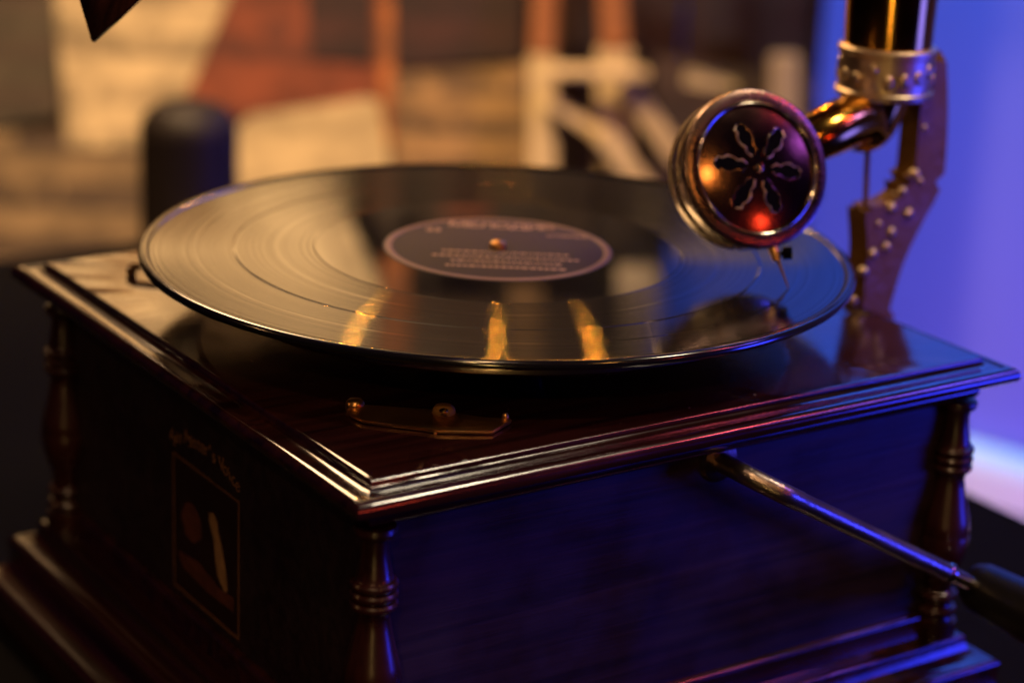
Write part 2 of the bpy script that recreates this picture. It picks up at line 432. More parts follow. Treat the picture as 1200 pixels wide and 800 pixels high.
# plain wall washed with blue and violet light, its line read off the white ledge
zb = -0.55
A, B = onz(1130, 515, zb), onz(1200, 535, zb)
wd = (B - A); wd.z = 0; wd.normalize()
wn = Vector((wd.y, -wd.x, 0))
if wn.dot(CAM - A) < 0: wn = -wn
def wallpt(s, d, z):                          # along the wall, off the wall towards the room
    p = A + wd * s + wn * d; return (p.x, p.y, z)
bm = bmesh.new(); prism(bm, [(-4, -0.92), (5, -0.92), (5, 2.6), (-4, 2.6)], -0.12, -0.004, lambda a, b, d: wallpt(a, d, b))
wl = finish(bm, 'wall', M['wall'], smooth=False); wl['kind'] = 'structure'
bm = bmesh.new()
prism(bm, [(-0.005, zb), (0.03, zb - 0.004), (0.035, zb - 0.014), (0.035, zb - 0.055), (0.028, zb - 0.06), (-0.005, zb - 0.06)], -4, 5, lambda a, b, d: wallpt(d, a, b))
lg = finish(bm, 'wall_ledge', M['white'], smooth=False)
tag(lg, 'white painted ledge running along the violet lit wall', 'ledge')
bm = bmesh.new(); prism(bm, [(-4, -0.92), (5, -0.92), (5, zb - 0.06), (-4, zb - 0.06)], -0.003, 0.02, lambda a, b, d: wallpt(a, d, b))
dd = finish(bm, 'wall_dado', M['cloth'], smooth=False); dd['kind'] = 'structure'

# table under the gramophone
tb = thing('table', 'black cloth covered table the gramophone stands on', 'table', (0, 0, TABLE_Z))
bm = bmesh.new()
TX0, TX1, TY0, TY1 = -0.72, 0.45, -0.62, 0.362
box(bm, (TX0, TY0, -0.03), (TX1, TY1, 0))
bmesh.ops.bevel(bm, geom=bm.edges[:], offset=0.004, segments=3, affect='EDGES')
finish(bm, 'table_top', M['cloth'], tb)
for (x, y) in ((TX0 + .05, TY0 + .05), (TX1 - .05, TY0 + .05), (TX0 + .05, TY1 - .05), (TX1 - .05, TY1 - .05)):
    bm = bmesh.new(); tube(bm, [(x, y, -0.03), (x, y, -0.748)], [0.026, 0.018], 12)
    finish(bm, 'leg', M['blackwood'], tb)

# ------------------------------------------------------------------ screen of dark boards behind, hung with papers
SN = Vector((0.8255, -0.5642, 0)); SU = Vector((0.5642, 0.8255, 0))
S0 = atd(480, 100, 2.0); S0.z = 0
def to_screen(p, d):                          # ray -> (u, z) on the screen plane
    t = (S0 - p).dot(SN) / d.dot(SN); q = p + d * t
    return ((q - S0).dot(SU), q.z)
def W(px, py):
    return to_screen(CAM, ray(px, py))
def WR(px, py):                               # where the record mirrors the screen
    p = onz(px, py, 0.027); d = ray(px, py); d.z = -d.z
    return to_screen(p, d)
def scr(u, z, d):
    p = S0 + SU * u + SN * d; return Vector((p.x, p.y, z))
uR = W(962, 100)[0]
uM = WR(785, 290)[0]
zLow = WR(880, 296)[1]
st = thing('folding_screen', 'dark brown board screen standing behind the table, hung with papers', 'screen', scr(0, -0.92, 0))
def plank(u0, u1, z0, z1, d0, d1, name='plank'):
    bm = bmesh.new(); o = st.location
    prism(bm, [(u0, z0), (u1, z0), (u1, z1), (u0, z1)], d0, d1, lambda a, b, d: scr(a, b, d) - o)
    bmesh.ops.bevel(bm, geom=bm.edges[:], offset=0.0015, segments=1, affect='EDGES')
    return finish(bm, name, M['screen'], st, smooth=False)
u = -1.5
while u < uR - 0.01:
    wd_ = 0.12
    u1 = min(u + wd_, uR)
    if u1 > uM - 0.005 and u < uM - 0.02: u1 = uM
    top = 1.25 if u1 <= uM + 1e-6 else zLow
    plank(u + 0.002, u1 - 0.002, -0.90, top, -0.022, random.uniform(-0.0025, -0.001))
    u = u1
plank(-1.5, uM, -0.90, 1.24, -0.034, -0.0225, 'backing_board')
plank(uM + 0.001, uR, -0.90, zLow - 0.005, -0.034, -0.0225, 'backing_board')
plank(-1.5, uR, -0.92, -0.86, 0.0, 0.03, 'foot_rail')

NP = [0]
def sheet(name, label, cat, poly, mat, group=None, off=None):
    """a hung sheet or board: polygon of (u, z) on the screen, with real thickness"""
    NP[0] += 1
    cu_ = sum(p[0] for p in poly) / len(poly); cz_ = sum(p[1] for p in poly) / len(poly)
    d0 = 0.001 + 0.0016 * NP[0] if off is None else off
    o3 = scr(cu_, cz_, d0)
    rz = math.atan2(SU.y, SU.x)
    bm = bmesh.new()
    prism(bm, [(a - cu_, b - cz_) for a, b in poly], 0.0, 0.0012, lambda a, b, d: (a, -d, b))
    ob = finish(bm, name, mat, smooth=False)
    ob.location = o3; ob.rotation_euler = (0, 0, rz)
    tag(ob, label, cat, group)
    return ob

CREAM = (0.72, 0.58, 0.38); INK = (0.05, 0.03, 0.02)
pm = dict(
    leaf=paper('clean_leaf', (0.80, 0.66, 0.44), INK, 14, 0.05, 0.2),
    news_high=paper('newsprint_pale', CREAM, INK, 30, 0.20, 0.45),
    news=paper('newsprint_cream', (0.42, 0.31, 0.17), INK, 22, 0.32, 0.62),
    news_dim=paper('newsprint_brown', (0.20, 0.13, 0.065), INK, 19, 0.8, 0.75),
    olive=paper('newsprint_dark', (0.05, 0.036, 0.022), INK, 22, 0.6, 0.6),
    rust=paper('poster_rust', (0.15, 0.034, 0.013), (0.05, 0.014, 0.01), 12, 0.5, 0.6),
    dark=paper('poster_dark_brown', (0.030, 0.008, 0.006), (0.012, 0.004, 0.004), 20, 0.5, 0.7),
    tan=paper('newsprint_tan', (0.27, 0.155, 0.065), INK, 26, 0.6, 0.7),
    plain=paper('plain_cream', (0.46, 0.34, 0.18), INK, 14, 0.10, 0.40),
    orange=paper('strip_orange', (0.30, 0.095, 0.025), INK, 16, 0.3, 0.6),
    brown=paper('newsprint_umber', (0.050, 0.024, 0.013), INK, 24, 0.5, 0.7),
)
P = lambda *pts: [W(*p) for p in pts]
Q = lambda *pts: [WR(*p) for p in pts]
g = 'papers pinned to the screen'
sheet('newspaper', 'dark olive newspaper at the outer edge of the screen', 'newspaper', P((-60, -10), (66, -10), (70, 135), (-60, 160)), pm['olive'], g)
sheet('newspaper', 'dim brown newspaper with wide rows of type, below the cream newspaper', 'newspaper', P((-60, 155), (172, 150), (172, 330), (-60, 330)), pm['news_dim'], g)
sheet('newspaper', 'bright cream newspaper with a slanting edge beside the rust red poster', 'newspaper', P((62, -60), (290, -60), (262, 40), (212, 128), (190, 172), (80, 172)), pm['news'], g)
sheet('poster', 'rust red poster with a slanting edge between cream papers', 'poster', P((285, -40), (448, -40), (446, 128), (330, 142), (215, 130), (225, 100)), pm['rust'], g)
sheet('poster', 'small dark brown bill pasted on the rust red poster', 'poster', P((358, -40), (438, -40), (438, 72), (366, 66)), pm['dark'], g)
sheet('paper_sheet', 'plain cream sheet with rounded corner below the rust red poster', 'paper', P((276, 150), (296, 132), (330, 128), (430, 112), (450, 118), (457, 140), (457, 235), (276, 235)), pm['plain'], g)
sheet('newspaper', 'tan newspaper of tiny print beside the cream upright slats', 'newspaper', P((462, 80), (618, 70), (618, 235), (462, 235)), pm['tan'], g)
sheet('paper_strip', 'narrow orange strip hanging beside the rust red poster', 'paper', P((447, -40), (462, -40), (464, 120), (458, 180), (447, 120)), pm['orange'], g)
sheet('poster', 'deep brown poster above the tan newspaper of tiny print', 'poster', P((464, -40), (612, -40), (612, 66), (464, 76)), pm['dark'], g)
sheet('newspaper', 'umber newspaper behind the short cream upright slat', 'newspaper', P((765, 60), (955, 90), (955, 230), (765, 230)), pm['brown'], g)
sheet('paper_strip', 'slanting cream paper strip on the umber newspaper', 'paper', P((800, 80), (808, 76), (862, 92), (862, 104), (800, 96)), pm['plain'], g)
# papers higher on the screen: seen only mirrored in the record and lid
sheet('newspaper', 'large cream broadsheet high on the screen, mirrored in the record', 'newspaper', Q((-160, 180), (372, 180), (412, 250), (446, 330)) + [(-0.026, 0.437), (-0.06, 0.475), (-0.143, 0.432), (-0.20, 0.394), (-0.25, 0.367), (-0.9, 0.36)], pm['news_high'], g)
sheet('newspaper', 'faded tan cutting pasted low on the large cream broadsheet', 'newspaper', Q((120, 180), (250, 180), (262, 258), (120, 268)), pm['tan'], g)
sheet('paper_sheet', 'clean cream leaf pasted on the large cream broadsheet', 'paper', Q((296, 205), (366, 205), (404, 318), (330, 322)), pm['leaf'], g)
sheet('paper_strip', 'tall orange strip beside the large cream broadsheet high on the screen', 'paper', Q((450, 290), (480, 290), (482, 470), (446, 470)), pm['orange'], g)
sheet('newspaper', 'brown newspaper high on the screen beside the tall orange strip', 'newspaper', Q((486, 345), (700, 345), (700, 470), (486, 470)), pm['brown'], g)
sheet('paper_strip', 'tall narrow cream strip over the brown newspaper high on the screen', 'paper', Q((598, 325), (636, 325), (636, 450), (598, 450)), pm['tan'], g)
sheet('paper_sheet', 'small cream card high on the screen beside the low end', 'paper', Q((722, 300), (768, 300), (768, 352), (722, 345)), pm['news_high'], g)
sheet('paper_sheet', 'long cream sheet along the top of the low end of the screen', 'paper', Q((792, 262), (955, 262), (955, 294), (792, 294)), pm['news_high'], g)
sheet('poster', 'small rust red card high on the dark boards', 'poster', Q((520, 228), (575, 228), (575, 250), (520, 250)), pm['rust'], g)

# pale wooden trestle frame and a batten leaning against the screen
pale = wood('pale_lit_wood', (0.42, 0.30, 0.16), (0.66, 0.50, 0.29), 2, rough=0.5, coat=0.1, grain=0.5)
shadewood = wood('shaded_wood', (0.20, 0.07, 0.025), (0.34, 0.13, 0.04), 2, rough=0.5, coat=0.1, grain=0.5)  # upright tops: shade put into the colour, the pale copy is lit
def bar(name, parent, p0, p1, wpx, mat, off, th=0.016):
    """a squared bar between two points seen on the screen plane, standing off it"""
    a, b = Vector(p0), Vector(p1); n = Vector((-(b - a).y, (b - a).x)).normalized() * wpx / 2
    pts = P(tuple(a + n), tuple(b + n), tuple(b - n), tuple(a - n))
    o = parent.location if parent else scr(*pts[0], off)
    bm = bmesh.new(); prism(bm, pts, off, off + th, lambda u_, z_, d: scr(u_, z_, d) - o)
    bmesh.ops.bevel(bm, geom=bm.edges[:], offset=0.0025, segments=2, affect='EDGES')
    ob = finish(bm, name, mat, parent)
    if not parent: ob.location = o
    return ob
tr = thing('wooden_trestle', 'pale cream wooden trestle with crossing braces, shade coloured into its orange brown tops', 'trestle', scr(W(676, 100)[0], -0.92, 0.05))
bar('upright', tr, (634, 1030), (636, 50), 32, pale, 0.045)
bar('shaded_upright_top', tr, (636, 51), (641, -60), 30, shadewood, 0.045)
bar('upright', tr, (716, 1030), (718, 44), 42, pale, 0.045)
bar('shaded_upright_top', tr, (718, 45), (712, -60), 32, shadewood, 0.045)
bar('brace', tr, (728, 80), (792, 170), 24, pale, 0.062)
bar('brace', tr, (640, 100), (722, 152), 15, pale, 0.062)
bar('brace', tr, (640, 62), (755, 66), 13, pale, 0.079)
bar('brace', tr, (700, 130), (775, 225), 24, pale, 0.079)
bt = bar('wooden_batten', None, (916, 1030), (912, 52), 34, pale, 0.045)
tag(bt, 'single cream wooden batten leaning near the free end of the screen', 'batten')

# dark domed canister on the table
cp = atd(221, 116, 1.55)
hh = cp.z - TABLE_Z
bm = bmesh.new(); rr = 0.0365
lathe(bm, [(0, 0), (rr, 0), (rr, 0.003), (rr * .985, 0.005), (rr * .985, hh - 0.026)] + [(rr * .985 - 0.024 + 0.024 * math.cos(math.radians(a)), hh - 0.025 + 0.023 * math.sin(math.radians(a))) for a in (0, 12, 24, 36, 48, 60, 72, 84)] + [(0.006, hh - 0.0006), (0, hh)], 48)
can = finish(bm, 'canister', M['canister'], loc=(cp.x, cp.y, TABLE_Z))
tag(can, 'black round shouldered canister standing behind the gramophone', 'canister')

# ================================================================== GRAMOPHONE
G = thing('gramophone', 'dark mahogany wind-up gramophone with brass horn tube and turned corner columns', 'gramophone', (0, 0, TABLE_Z))
GO = Vector((0, 0, TABLE_Z))
def part(bm, name, mat, parent=G, **k):
    """meshes are built in world metres; move into the parent's frame"""
    base = parent
    off = Vector((0, 0, 0))
    while base is not None:
        off += base.location; base = base.parent
    bmesh.ops.translate(bm, vec=-off, verts=bm.verts)
    return finish(bm, name, mat, parent, **k)

# lid: plateau with rounded step, cove, and half round edge
prof = [(-0.02, 0.0), (-0.0016, 0.0)] + arc(-0.0016, -0.0014, 0.0014, 90, 0, 5) + [(-0.0002, -0.0024)] \
    + [(0.0006, -0.0031), (0.002, -0.0036), (0.0042, -0.0037), (0.0064, -0.0036)] + arc(0.0076, -0.0066, 0.0036, 105, -10, 8) \
    + [(0.0108, -0.0085), (0.0092, -0.0094), (0.006, -0.0104), (0.0035, -0.0112), (-0.02, -0.0112)]
bm = bmesh.new(); rect_sweep(bm, prof, div=60, wob=0.00003)
lid = part(bm, 'lid', M['lid'], angle=28)
# ovolo under the lid
bm = bmesh.new()
rect_sweep(bm, [(-0.03, -0.0110), (0.0005, -0.0110), (0.0005, -0.0128)] + arc(-0.0035, -0.0148, 0.0036, 35, -80, 5) + [(-0.0045, -0.0186), (-0.03, -0.0186)])
part(bm, 'lid_moulding', M['wood_y'])
# case of four boards
cs = 0.1372
bm = bmesh.new(); rect_sweep(bm, [(-0.02, -0.0184), (0, -0.0184), (0, -0.1252), (-0.02, -0.1252)], -cs, cs, -cs, cs, div=2)
case = part(bm, 'case', M['case'], smooth=False)
bm = bmesh.new()
rect_sweep(bm, [(-0.004, -0.1150), (0.0006, -0.1150)] + arc(0.0006, -0.1176, 0.0026, 90, -20, 5) + [(0.0045, -0.1249), (-0.004, -0.1249)], -cs, cs, -cs, cs, div=8)
part(bm, 'case_base_bead', M['wood_y'])
# plinth
bm = bmesh.new()
pl = [(-0.02, -0.1248), (0.0085, -0.1248)] + arc(0.0085, -0.1262, 0.0014, 90, 0, 4) + [(0.0100, -0.1285), (0.0112, -0.1315), (0.0140, -0.1336), (0.0170, -0.1342)] \
    + arc(0.0180, -0.1372, 0.0030, 100, -10, 6) + [(0.0206, -0.1400), (0.0206, -0.1480), (0.0225, -0.1505), (0.0270, -0.1522)] + arc(0.0285, -0.1560, 0.0036, 95, 0, 5) + [(0.0321, -0.1720), (-0.02, -0.1720)]
rect_sweep(bm, pl, -0.14, 0.14, -0.14, 0.14, wob=0.00006)
part(bm, 'plinth', M['wood_x'], angle=28)
# columns
def bead(r, z, h, n=5):
    return [(r - h / 2 + h / 2 * math.cos(math.radians(a)), z + h / 2 * math.sin(math.radians(a))) for a in [90 - 180 * i / n for i in range(n + 1)]]
colprof = [(0, -0.0188), (0.0075, -0.0188), (0.0078, -0.0205), (0.0070, -0.0222), (0.0052, -0.0228), (0.0050, -0.026), (0.0054, -0.031), (0.0064, -0.0365), (0.0068, -0.0385)]
for z in (-0.0405, -0.0444, -0.0483): colprof += bead(0.0087, z, 0.0034)
colprof += [(0.0062, -0.0512), (0.0060, -0.0535), (0.0066, -0.0575), (0.0080, -0.064), (0.0098, -0.071), (0.0108, -0.077), (0.0106, -0.0775), (0.0106, -0.0785), (0.0108, -0.079), (0.0105, -0.084), (0.0093, -0.090), (0.0070, -0.096), (0.0060, -0.101), (0.0058, -0.104)]
colprof += bead(0.0084, -0.1068, 0.0036) + [(0.0062, -0.1092), (0.0062, -0.1105)] + bead(0.0088, -0.1135, 0.0044) + [(0.0070, -0.1165), (0.0072, -0.1175), (0.0092, -0.1185), (0.0094, -0.1249), (0, -0.1249)]
cmesh = None
for (x, y) in ((0.14, -0.14), (-0.14, -0.14), (0.14, 0.14), (-0.14, 0.14)):
    if cmesh is None:
        bm = bmesh.new(); lathe(bm, colprof, 40)
        bmesh.ops.translate(bm, vec=(0, 0, -TABLE_Z), verts=bm.verts)
        o = finish(bm, 'column', M['wood_z'], G); cmesh = o.data
    else:
        o = link('column', cmesh, None, G)
    o.location = (x, y, 0)

# transfer on the front board: gilt frame, arched lettering, faded generic picture
fy = -cs - 0.0002
def front(a, b, d): return (a, fy - d, b)
bm = bmesh.new()
for lo, hi in (((-0.030, -0.052), (0.031, -0.0508)), ((-0.030, -0.1112), (0.031, -0.110)), ((-0.030, -0.110), (-0.0288, -0.052)), ((0.0298, -0.110), (0.031, -0.052))):
    prism(bm, [(lo[0], lo[1]), (hi[0], lo[1]), (hi[0], hi[1]), (lo[0], hi[1])], 0, 0.0001, front)
dec = part(bm, 'transfer_frame', M['gilt'], case, smooth=False)
bm = bmesh.new(); prism(bm, [(-0.0287, -0.1099), (0.0297, -0.1099), (0.0297, -0.0521), (-0.0287, -0.0521)], -0.0001, 0.00003, front); part(bm, 'transfer_ground', M['panel'], case, smooth=False)
bm = bmesh.new(); prism(bm, [(-0.026, -0.094), (-0.006, -0.0915), (0.012, -0.0955), (0.026, -0.0945), (0.026, -0.1005), (0.004, -0.1015), (-0.02, -0.0995)], 0, 0.0001, front); part(bm, 'transfer_band', M['rust_mark'], case, smooth=False)
bm = bmesh.new()
pts = [(0.004, -0.066), (0.008, -0.0645), (0.011, -0.067), (0.0125, -0.072), (0.016, -0.078), (0.0190, -0.086), (0.0205, -0.0935), (0.0185, -0.0955), (0.0150, -0.093), (0.0115, -0.090), (0.0095, -0.083), (0.0085, -0.076), (0.0058, -0.072), (0.0040, -0.069)]
prism(bm, pts, 0, 0.0001, front); part(bm, 'transfer_cream_patch', M['cream_mark'], case, smooth=False)
bm = bmesh.new()
prism(bm, [(-0.0125 + 0.009 * math.cos(t / 14 * 2 * PI) * (1 + .12 * math.sin(3 * t)), -0.0765 + 0.0085 * math.sin(t / 14 * 2 * PI)) for t in range(14)], 0, 0.0001, front)
part(bm, 'transfer_red_patch', M['rust_mark'], case, smooth=False)
Wd = "His Master's Voice"
for i, ch in enumerate(Wd):
    if ch == ' ': continue
    t = (i + .5) / len(Wd) * 2 - 1
    x = t * 0.031; z = -0.0405 - 0.006 * t * t + 0.001
    mt = Matrix.Translation((x - 0, fy - 0.0001, z - TABLE_Z)) @ Matrix.Rotation(-t * 0.35, 4, 'Y') @ Matrix.Rotation(PI / 2, 4, 'X')
    text_mesh('transfer_letter', ch, 0.0085, M['lettergilt'], case, mt)

# ------------------------------------------------------------------ turntable
RZ = 0.027
bm = bmesh.new()
lathe(bm, [(0, 0.0), (0.030, 0.0), (0.030, 0.004), (0.020, 0.006), (0.018, 0.0105), (0.060, 0.0115), (0.120, 0.0125), (0.1255, 0.0130), (0.1270, 0.0145), (0.1270, 0.0205), (0.1262, 0.0222), (0.1245, 0.0226), (0, 0.0226)], 96)
plat = part(bm, 'turntable', M['nickel'], G)
bm = bmesh.new(); lathe(bm, [(0, 0.0227), (0.1235, 0.0227), (0.1240, 0.0232), (0.1235, 0.0244), (0, 0.0244)], 96)
part(bm, 'felt_mat', M['felt'], plat)
bm = bmesh.new(); lathe(bm, [(0, 0.0236), (0.0035, 0.0236), (0.0035, 0.0288), (0.0030, 0.0298), (0.0016, 0.0304), (0, 0.0306)], 20)
part(bm, 'spindle', M['oldbrass'], plat)

# speed regulator: thin crescent plate with centre boss and end knob
def flat(pts, z0, z1, bm, rnd=0.0004):
    prism(bm, [(p[0], p[1]) for p in pts], z0, z1, lambda a, b, d: (a, b, d))
outer = [onz(*q, 0.003) for q in ((406, 475), (411, 482), (424, 488), (460, 492.5), (500, 497), (513, 500), (530, 500), (578, 501), (599, 489))]
inner = [onz(*q, 0.003) for q in ((600, 486), (570, 485), (540, 481), (517, 475), (490, 474), (460, 472), (430, 470), (416, 469))]
bm = bmesh.new(); flat([(p.x, p.y) for p in outer + inner], 0.0004, 0.0016, bm)
bmesh.ops.bevel(bm, geom=bm.edges[:], offset=0.00035, segments=2, affect='EDGES')
reg = part(bm, 'speed_regulator', M['oldbrass'], G)
def dome(px, py, r, h, z, name, mat, parent):
    c = onz(px, py, z); bm = bmesh.new()
    lathe(bm, [(0, 0), (r, 0), (r, h * .45), (r * .92, h * .7), (r * .7, h * .9), (r * .35, h), (0, h)], 20, Matrix.Translation((c.x, c.y, z)))
    return part(bm, name, mat, parent)
dome(520, 488, 0.0044, 0.0048, 0.0, 'regulator_knob', M['bronze'], reg)
dome(520, 482, 0.0017, 0.0010, 0.0047, 'regulator_nut', M['brass'], reg)
dome(416, 479, 0.0036, 0.0040, 0.0, 'end_knob', M['oldbrass'], reg)
dome(592, 494, 0.0014, 0.0034, 0.0, 'end_screw', M['oldbrass'], reg)
dome(510, 508, 0.0007, 0.0008, 0.0, 'plate_screw', M['oldbrass'], reg)
# brake lever peeping out from under the record
b0 = onz(154, 312, 0.004)
bm = bmesh.new(); tube(bm, [(b0.x, b0.y, 0.004), (b0.x * .86, b0.y * .86, 0.0045), (b0.x * .72 + .01, b0.y * .80, 0.004)], 0.0016, 10)
brk = part(bm, 'brake_lever', M['bronze'], G)
bm = bmesh.new(); lathe(bm, [(0, 0), (0.0020, 0), (0.0024, 0.0022), (0.0020, 0.0040), (0, 0.0044)], 16, Matrix.Translation((b0.x, b0.y, 0)))
part(bm, 'brake_knob', M['bronze'], brk)

# ------------------------------------------------------------------ crank
e0 = Vector((0.1325, 0.0145, -0.0242)); e1 = Vector((0.165, 0.0145, -0.0242)); e2 = Vector((0.165, 0.1337, -0.0914)); e3 = e2 + (e2 - e1).normalized() * 0.006
bm = bmesh.new(); lathe(bm, [(0, 0), (0.0085, 0), (0.0088, 0.001), (0.0080, 0.0022), (0.0060, 0.0026), (0, 0.0026)], 28, Matrix.Translation((cs - 0.0006, e0.y, e0.z)) @ Matrix.Rotation(PI / 2, 4, 'Y'))
part(bm, 'crank_escutcheon', M['ring'], G)
dv = (e2 - e1).normalized()
path = [e0, e0 + Vector((0.016, 0, 0)), e1 - Vector((0.010, 0, 0)), e1 + dv * 0.010 - Vector((0.0004, 0, 0)), e1 + dv * 0.022]
pp = spline(path, 6) + [e1 + dv * t for t in (0.035, 0.05, 0.075, 0.1)] + [e2 - dv * 0.019]
bm = bmesh.new(); tube(bm, pp, [0.0040] * 24 + [0.0038] * (len(pp) - 24), 24)
crank = part(bm, 'crank', M['steel'], G)
bm = bmesh.new(); tube(bm, [e2 - dv * 0.0195, e2 - dv * 0.0185, e2 - dv * 0.0165, e2 - dv * 0.0155], [0.0037, 0.0043, 0.0043, 0.0034], 24)
part(bm, 'crank_collar', M['chrome'], crank)
bm = bmesh.new(); tube(bm, [e2 - dv * 0.016, e2, e3], [0.0031, 0.0030, 0.0030], 24)
part(bm, 'crank_pin', M['chrome'], crank)
hx = e2 + dv * 0.0115
bm = bmesh.new()
lathe(bm, [(0, -0.010), (0.006, -0.010), (0.0092, -0.008), (0.0108, -0.004), (0.0112, 0.004), (0.0120, 0.020), (0.0126, 0.035), (0.0120, 0.050), (0.0098, 0.062), (0.0060, 0.068), (0, 0.069)], 36, Matrix.Translation(hx) @ Matrix.Rotation(PI / 2, 4, 'Y'))
part(bm, 'crank_grip', M['blackwood'], crank)

# ------------------------------------------------------------------ bracket, collar, horn
BX = 0.05
outl = [(1098, 58), (1100, 130), (1096, 200), (1088, 225), (1068, 262), (1050, 300), (1040, 330), (1030, 365)]
inl = [(1001, 362), (1003, 320), (1006, 290), (1004, 250), (1006, 240), (1020, 238), (1040, 231), (1055, 215), (1062, 190), (1068, 125), (1072, 106), (1080, 60)]
def sm(pts, n=4):
    return [(p.x, p.y) for p in spline([(a, b, 0) for a, b in pts], n)]
poly = [onx(a, b, BX) for a, b in sm(outl) + [(1024, 470), (1001, 470)] + sm(inl)]
bm = bmesh.new(); prism(bm, [(p.y, p.z) for p in poly], BX - 0.006, BX + 0.006, lambda a, b, d: (d, a, b))
bmesh.ops.bevel(bm, geom=[e for e in bm.edges if abs(e.verts[0].co.x - e.verts[1].co.x) < 1e-6], offset=0.0040, segments=4, affect='EDGES')
brkt = part(bm, 'horn_bracket', M['bronze'], G)
bm = bmesh.new(); yb = onx(1001, 470, BX)
box(bm, (BX - 0.014, cs - 0.004, -0.095), (BX + 0.014, yb.y + 0.010, -0.035))
bmesh.ops.bevel(bm, geom=bm.edges[:], offset=0.002, segments=2, affect='EDGES')
part(bm, 'bracket_foot', M['bronze'], brkt)
for (a, b, r) in ((1072, 204, 2.0), (1078, 212, 1.3), (1058, 224, 1.5), (1044, 243, 2.0), (1064, 250, 2.0), (1044, 272, 1.9), (1038, 289, 1.8), (1022, 297, 2.0), (1012, 318, 1.9), (1001, 352, 1.5), (1030, 262, 1.2), (1083, 150, 1.2)):  # beads added where the casting glints, to give soft round highlights
    c = onx(a, b, BX + 0.006); bm = bmesh.new()
    bmesh.ops.create_uvsphere(bm, u_segments=14, v_segments=8, radius=r * 0.001 * 1.3, matrix=Matrix.Translation((BX + 0.0058, c.y, c.z)))
    part(bm, 'bracket_glint_bead', M['collar'], brkt)
c0, c1 = onx(1017, 158, BX), onx(1014, 242, BX)
bm = bmesh.new(); tube(bm, [c0 + Vector((0, 0, 0.004)), c1], 0.0013, 10); part(bm, 'support_rod', M['bronze'], brkt)

cc = onx(1038, 80, BX)                       # middle of the collar
def lz(prof): return [(r, z) for r, z in prof]
bm = bmesh.new()
lathe(bm, [(0.0150, -0.0120), (0.0200, -0.0120), (0.0212, -0.0112), (0.0215, -0.009), (0.0206, -0.0082), (0.0206, 0.0068), (0.0215, 0.0076), (0.0215, 0.0098), (0.0206, 0.0106), (0.0190, 0.0106)], 64, Matrix.Translation(cc))
bmesh.ops.holes_fill(bm, edges=[])
collar = part(bm, 'horn_collar', M['collar'], G)
# cast relief round the collar
for k in range(18):
    a = 2 * PI * k / 18; bm = bmesh.new()
    bmesh.ops.create_uvsphere(bm, u_segments=10, v_segments=6, radius=0.0026, matrix=Matrix.Translation(cc + Vector((0.0204 * math.cos(a), 0.0204 * math.sin(a), -0.001 + 0.003 * math.sin(k * 2.2)))) @ Matrix.Rotation(a, 4, 'Z') @ Matrix.Diagonal((0.5, 1.0, 1.3, 1)))
    part(bm, 'collar_boss', M['collar'], collar)
# horn: brass throat, then the painted flower bell
hx0 = cc + Vector((0, 0, 0.006))
throat = spline([hx0, hx0 + Vector((0, 0.000, 0.05)), hx0 + Vector((0, 0.006, 0.115)), hx0 + Vector((-0.004, -0.004, 0.17))], 8)
bm = bmesh.new(); tube(bm, throat, [0.0190 + 0.004 * i / len(throat) for i in range(len(throat))], 40, cap=False)
thr = part(bm, 'horn_throat', M['brass'], G)
# bell: rings swept from the throat to the rim; eight pointed petals
tip = Vector((0.040, -0.1975, 0.1378))
ax = Vector((0.10, -0.93, 0.30)).normalized()
upv = (Vector((0, 0, 1)) - ax * ax.z).normalized(); sd = ax.cross(upv).normalized()
RB = 0.215
bc = tip + upv * RB
p_end = throat[-1]
bell_path = spline([p_end - Vector((0, 0.0, 0.012)), p_end + Vector((-0.003, -0.012, 0.04)), p_end + Vector((-0.006, -0.07, 0.075)), bc - ax * 0.10 + Vector((0, 0, 0.01)), bc - ax * 0.03, bc], 8)
NB = 96; bm = bmesh.new(); rings = []
n = len(bell_path)
for i, p in enumerate(bell_path):
    t = i / (n - 1)
    tg = (bell_path[min(i + 1, n - 1)] - bell_path[max(i - 1, 0)]).normalized()
    if t > 0.75: tg = tg.lerp(ax, (t - .75) / .25).normalized()
    uu = (upv - tg * upv.dot(tg))
    if uu.length < 0.2: uu = Vector((0, -1, 0)) - tg * tg.y * -1
    uu = (Vector((0, -0.35, 1)) if tg.z < 0.8 else Vector((0, 1, 0.2)))
    uu = (upv if t > .6 else uu); uu = (uu - tg * uu.dot(tg)).normalized(); ss = tg.cross(uu)
    r = 0.0232 + (RB - 0.0232) * (0.30 * t ** 1.4 + 0.70 * t ** 6)
    ring = []
    for k in range(NB):
        a = 2 * PI * (k + .0) / NB
        ph = ((k + NB / 16) % (NB / 8)) / (NB / 8) * 2 - 1       # 0 at a petal's middle
        pet = 1 - 0.24 * abs(ph) ** 0.9 * max(0, (t - .7) / .3) ** 2
        flute = 1 + 0.012 * math.cos(ph * PI) * min(1, t * 2)
        ring.append(bm.verts.new(p + (uu * -math.cos(a) + ss * math.sin(a)) * r * pet * flute))
    rings.append(ring)
for a, b in zip(rings, rings[1:]):
    for k in range(NB): bm.faces.new((a[k], a[(k + 1) % NB], b[(k + 1) % NB], b[k]))
bell = part(bm, 'horn_bell', M['horn'], G, angle=50)
s = bell.modifiers.new('sheet', 'SOLIDIFY'); s.thickness = 0.0015; s.offset = 0

